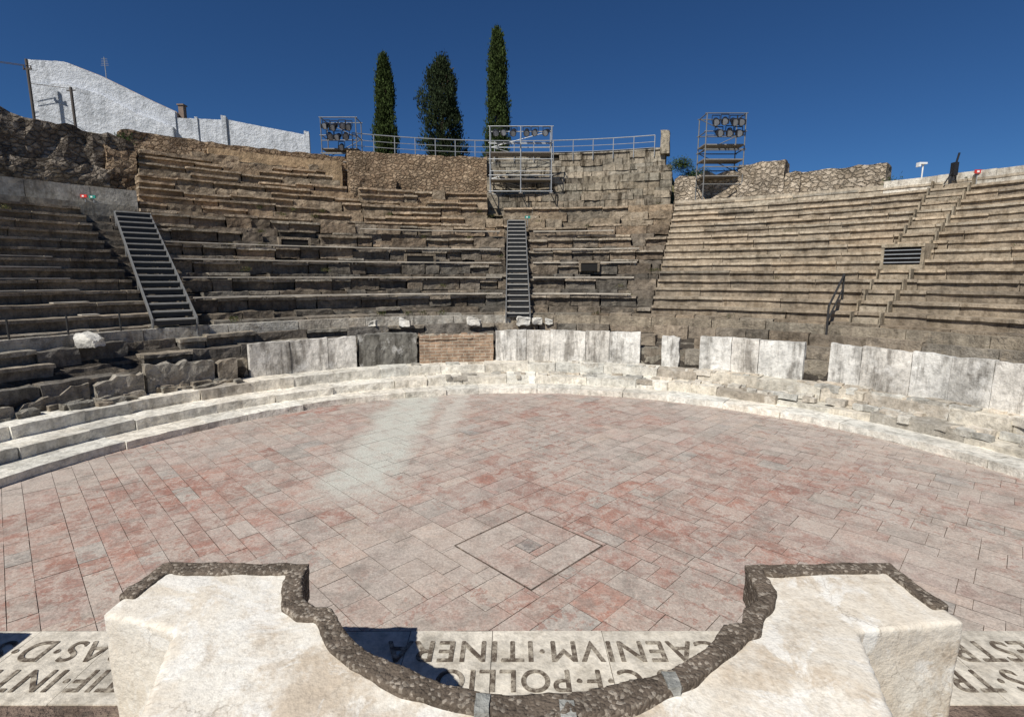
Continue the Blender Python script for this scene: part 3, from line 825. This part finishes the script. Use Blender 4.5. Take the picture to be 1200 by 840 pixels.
# ------------------------------------------------------------------ small items on the rim
def sign(a,r,z,mat,w=.35):
    bm,cl=nbm(); p=P(a,r,z); h=w*.9
    cbox(bm,cl,p.x-w,p.x+w,p.y-.02,p.y+.02,p.z,p.z+h,(1,1,1),mi=0)
    cbox(bm,cl,p.x-w*.5,p.x+w*.1,p.y-.026,p.y-.021,p.z+h*.25,p.z+h*.75,(1,1,1),mi=1)
    tube(bm,cl,(p.x,p.y+.05,p.z-.5),(p.x,p.y+.05,p.z+h*.9),.02,(1,1,1),6,2)
    newobj('emergency_exit_sign',bm,[mat,M_whitep,M_steel])
sign(51.6,24.95,8.35,M_red,.17); sign(-50.6,23.2,7.25,M_red,.13); sign(-49.9,23.2,7.25,M_green,.13); sign(1.6,22.8,7.3,M_green,.15)
bm,cl=nbm(); p=P(46.9,25.6,8.3)
tube(bm,cl,p,p+Vector((0,0,.85)),.03,(1,1,1)); cbox(bm,cl,p.x-.25,p.x+.12,p.y-.1,p.y+.1,p.z+.83,p.z+.91,(1,1,1)); cbox(bm,cl,p.x-.25,p.x-.17,p.y-.1,p.y+.1,p.z+.72,p.z+.83,(1,1,1))
newobj('floodlight_post',bm,M_whitep)
bm,cl=nbm(); p=P(49.6,24.7,8.0)
tube(bm,cl,p,p+Vector((.25,0,1.3)),.04,(1,1,1)); tube(bm,cl,p+Vector((-.25,0,0)),p+Vector((.1,0,.6)),.025,(1,1,1)); tube(bm,cl,p+Vector((.3,0,0)),p+Vector((.1,0,.6)),.025,(1,1,1))
cbox(bm,cl,p.x+.02,p.x+.2,p.y-.12,p.y+.1,p.z+.35,p.z+.9,(1,1,1))
newobj('loudspeaker_on_stand',bm,M_black)
# ------------------------------------------------------------------ stage front wall (pulpitum)
ctrl=[(-1.36,3.52),(-1.10,3.21),(-.70,2.98),(-.2,2.80),(.2,2.77),(.74,2.86),(1.29,3.13),(1.60,3.42)]
def catmull(pts,k=5):
    o=[]
    for i in range(len(pts)-1):
        p0=Vector(pts[max(0,i-1)]);p1=Vector(pts[i]);p2=Vector(pts[i+1]);p3=Vector(pts[min(len(pts)-1,i+2)])
        for q in range(k):
            t=q/k; o.append(tuple(.5*((2*p1)+(p2-p0)*t+(2*p0-5*p1+4*p2-p3)*t*t+(3*p1-p0-3*p2+p3)*t**3)))
    o.append(pts[-1]); return o
arc=catmull(ctrl)
front=[(-3.14,4.22),(-1.86,4.24),(-1.80,3.95),(-1.70,3.74),(-1.55,3.62),(-1.42,3.61)]+arc+[(1.74,3.45),(1.82,3.62),(1.98,3.72),(2.06,3.9),(2.10,4.22),(3.40,4.22)]
rear=[(3.42,3.5),(2.55,3.42),(2.3,2.7),(2.25,2.2),(6.3,2.2),(6.3,1.2),(-6.2,1.2),(-6.2,2.2),(-2.15,2.2),(-2.25,2.7),(-2.5,3.42),(-3.16,3.6)]
m=N('lime_plaster_concrete')
c=m.mix(m.ramp(m.noise(1.1,6,.7,dist=.4),[(.4,0),(.62,1)]),(.77,.725,.635),(.66,.585,.475))
c=m.mix(m.math('MULTIPLY',m.ramp(m.noise(.75,6,.75,m.pos((1,1,1),(0,0,2))),[(.51,0),(.62,1)]),.7),c,(.47,.37,.26))
c=m.mix(m.math('MULTIPLY',m.ramp(m.noise(1.8,6,.75,dist=.8),[(.52,0),(.60,.9)]),.9),c,(.80,.77,.70))
c=m.mix(m.math('MULTIPLY',m.ramp(m.noise(5,5,.75,m.pos((1,1,1),(2,0,1))),[(.60,0),(.67,1)]),.35),c,(.36,.30,.23))
c=m.mix(1,c,m.ramp(m.noise(30,4,.75),[(.30,.80),(.55,1.04)]),'MULTIPLY')
crk=m.n('ShaderNodeTexVoronoi'); crk.feature='DISTANCE_TO_EDGE'; crk.inputs['Scale'].default_value=1.3
nzv=m.n('ShaderNodeTexNoise'); nzv.inputs['Scale'].default_value=2.5; nzv.inputs['Detail'].default_value=6; m.l(m.geo.outputs['Position'],nzv.inputs['Vector'])
va=m.n('ShaderNodeVectorMath'); va.operation='ADD'; m.l(m.geo.outputs['Position'],va.inputs[0]); m.l(nzv.outputs['Color'],va.inputs[1]); m.l(va.outputs[0],crk.inputs['Vector'])
c=m.mix(m.math('MULTIPLY',m.ramp(crk.outputs['Distance'],[(0,1),(.012,0)]),m.ramp(m.noise(.9,3,.5),[(.45,0),(.6,.55)])),c,(.2,.16,.12))
M_plast=m.fin(c,.9,[(m.noise(3.0,5,.65),.04,.7),(m.noise(40,3,.7),.006,.7)],.2)
m=N('dark_aggregate_core')
v=m.n('ShaderNodeTexVoronoi'); v.inputs['Scale'].default_value=42; m.l(m.geo.outputs['Position'],v.inputs['Vector'])
sp=m.n('ShaderNodeSeparateColor'); m.l(v.outputs['Color'],sp.inputs[0])
c=m.mix(m.ramp(sp.outputs[0],[(.70,0),(.95,1)]),(.145,.115,.088),(.36,.31,.25))
c=m.mix(1,c,m.ramp(m.noise(5,6,.75),[(.3,.5),(.7,1.45)]),'MULTIPLY')
M_agg=m.fin(c,.95,[(v.outputs['Distance'],-.012,.8),(m.noise(16,5,.8),.025,.9)],.1)
sw=empty('stage_front_wall')
def prismxy(name,outline,z0,z1,mat,vox,disp,nscale,parent,slope=None):
    bm,cl=nbm()
    b=[bm.verts.new((x,y,z0)) for x,y in outline]; t=[bm.verts.new((x,y,z1)) for x,y in outline]
    n=len(outline)
    bm.faces.new(t); bm.faces.new(b[::-1])
    for i in range(n): bm.faces.new((b[i],b[(i+1)%n],t[(i+1)%n],t[i]))
    bmesh.ops.recalc_face_normals(bm,faces=bm.faces)
    bmesh.ops.triangulate(bm,faces=bm.faces)
    me=bpy.data.meshes.new(name); bm.to_mesh(me); bm.free()
    o=bpy.data.objects.new(name,me); scene.collection.objects.link(o)
    md=o.modifiers.new('r','REMESH'); md.mode='VOXEL'; md.voxel_size=vox
    dg=bpy.context.evaluated_depsgraph_get(); me2=bpy.data.meshes.new_from_object(o.evaluated_get(dg))
    o.modifiers.clear(); o.data=me2; me2.materials.clear(); me2.materials.append(mat)
    for v_ in me2.vertices:
        p=v_.co
        d=noise.noise_vector(p*nscale)*disp+noise.noise_vector(p*nscale*4)*disp*.35
        if slope: d.z+=slope(p)
        v_.co=p+d
    for p in me2.polygons: p.use_smooth=True
    o.parent=parent
    return o
def slp(p):
    s=0
    if p.z>1.0:
        s-= .015+.05*sm(3.3,2.4,p.y)+.035*abs(noise.noise(Vector((p.x*.9,p.y*.9,0))))
    return s
prismxy('plaster_body',front+rear,-.1,1.45,M_plast,.035,.018,1.7,sw,slp)
def offset_path(path,d0,d1):
    L=[];Rr=[]
    n=len(path)
    for i in range(n):
        a=Vector(path[max(0,i-2)]);b=Vector(path[min(n-1,i+2)])
        t=(b-a).normalized(); nn=Vector((-t.y,t.x))
        p=Vector(path[i]); j=.03*noise.noise(Vector((p.x*2.3,p.y*2.3,3)))
        L.append(tuple(p+nn*(d0+j))); Rr.append(tuple(p+nn*(d1-j*1.5)))
    return L+Rr[::-1]
def dens(pts):
    out=[]
    for i in range(len(pts)-1):
        a=Vector(pts[i]);b=Vector(pts[i+1]); k=max(1,int((b-a).length/.12))
        for q in range(k): out.append(tuple(a.lerp(b,q/k)))
    out.append(pts[-1]); return out
path=dens([(-3.15,3.78),(-3.12,4.24)]+front[1:-1]+[(3.37,4.24),(3.40,3.66)])
ol=offset_path(path,.03,-.125)
prismxy('aggregate_core_edge',ol,1.12,1.462,M_agg,.018,.016,4,sw)
bm,cl=nbm()
for (x,y) in ((-.18,2.74),(.33,2.70),(1.02,2.93)):
    cbox(bm,cl,x-.045,x+.045,y-.09,y+.05,1.40,1.47,(.34,.34,.31),.012,(3,4,1),fr=6)
newobj('stone_inserts',bm,M_marb,parent=sw)
for (x0,x1) in ((-9.6,-6.15),(6.35,9.6)):
    prismxy('pier_body',[(x0,1.2),(x1,1.2),(x1,4.22),(x0,4.22)],-.1,1.44,M_plast,.07,.02,1.6,sw)
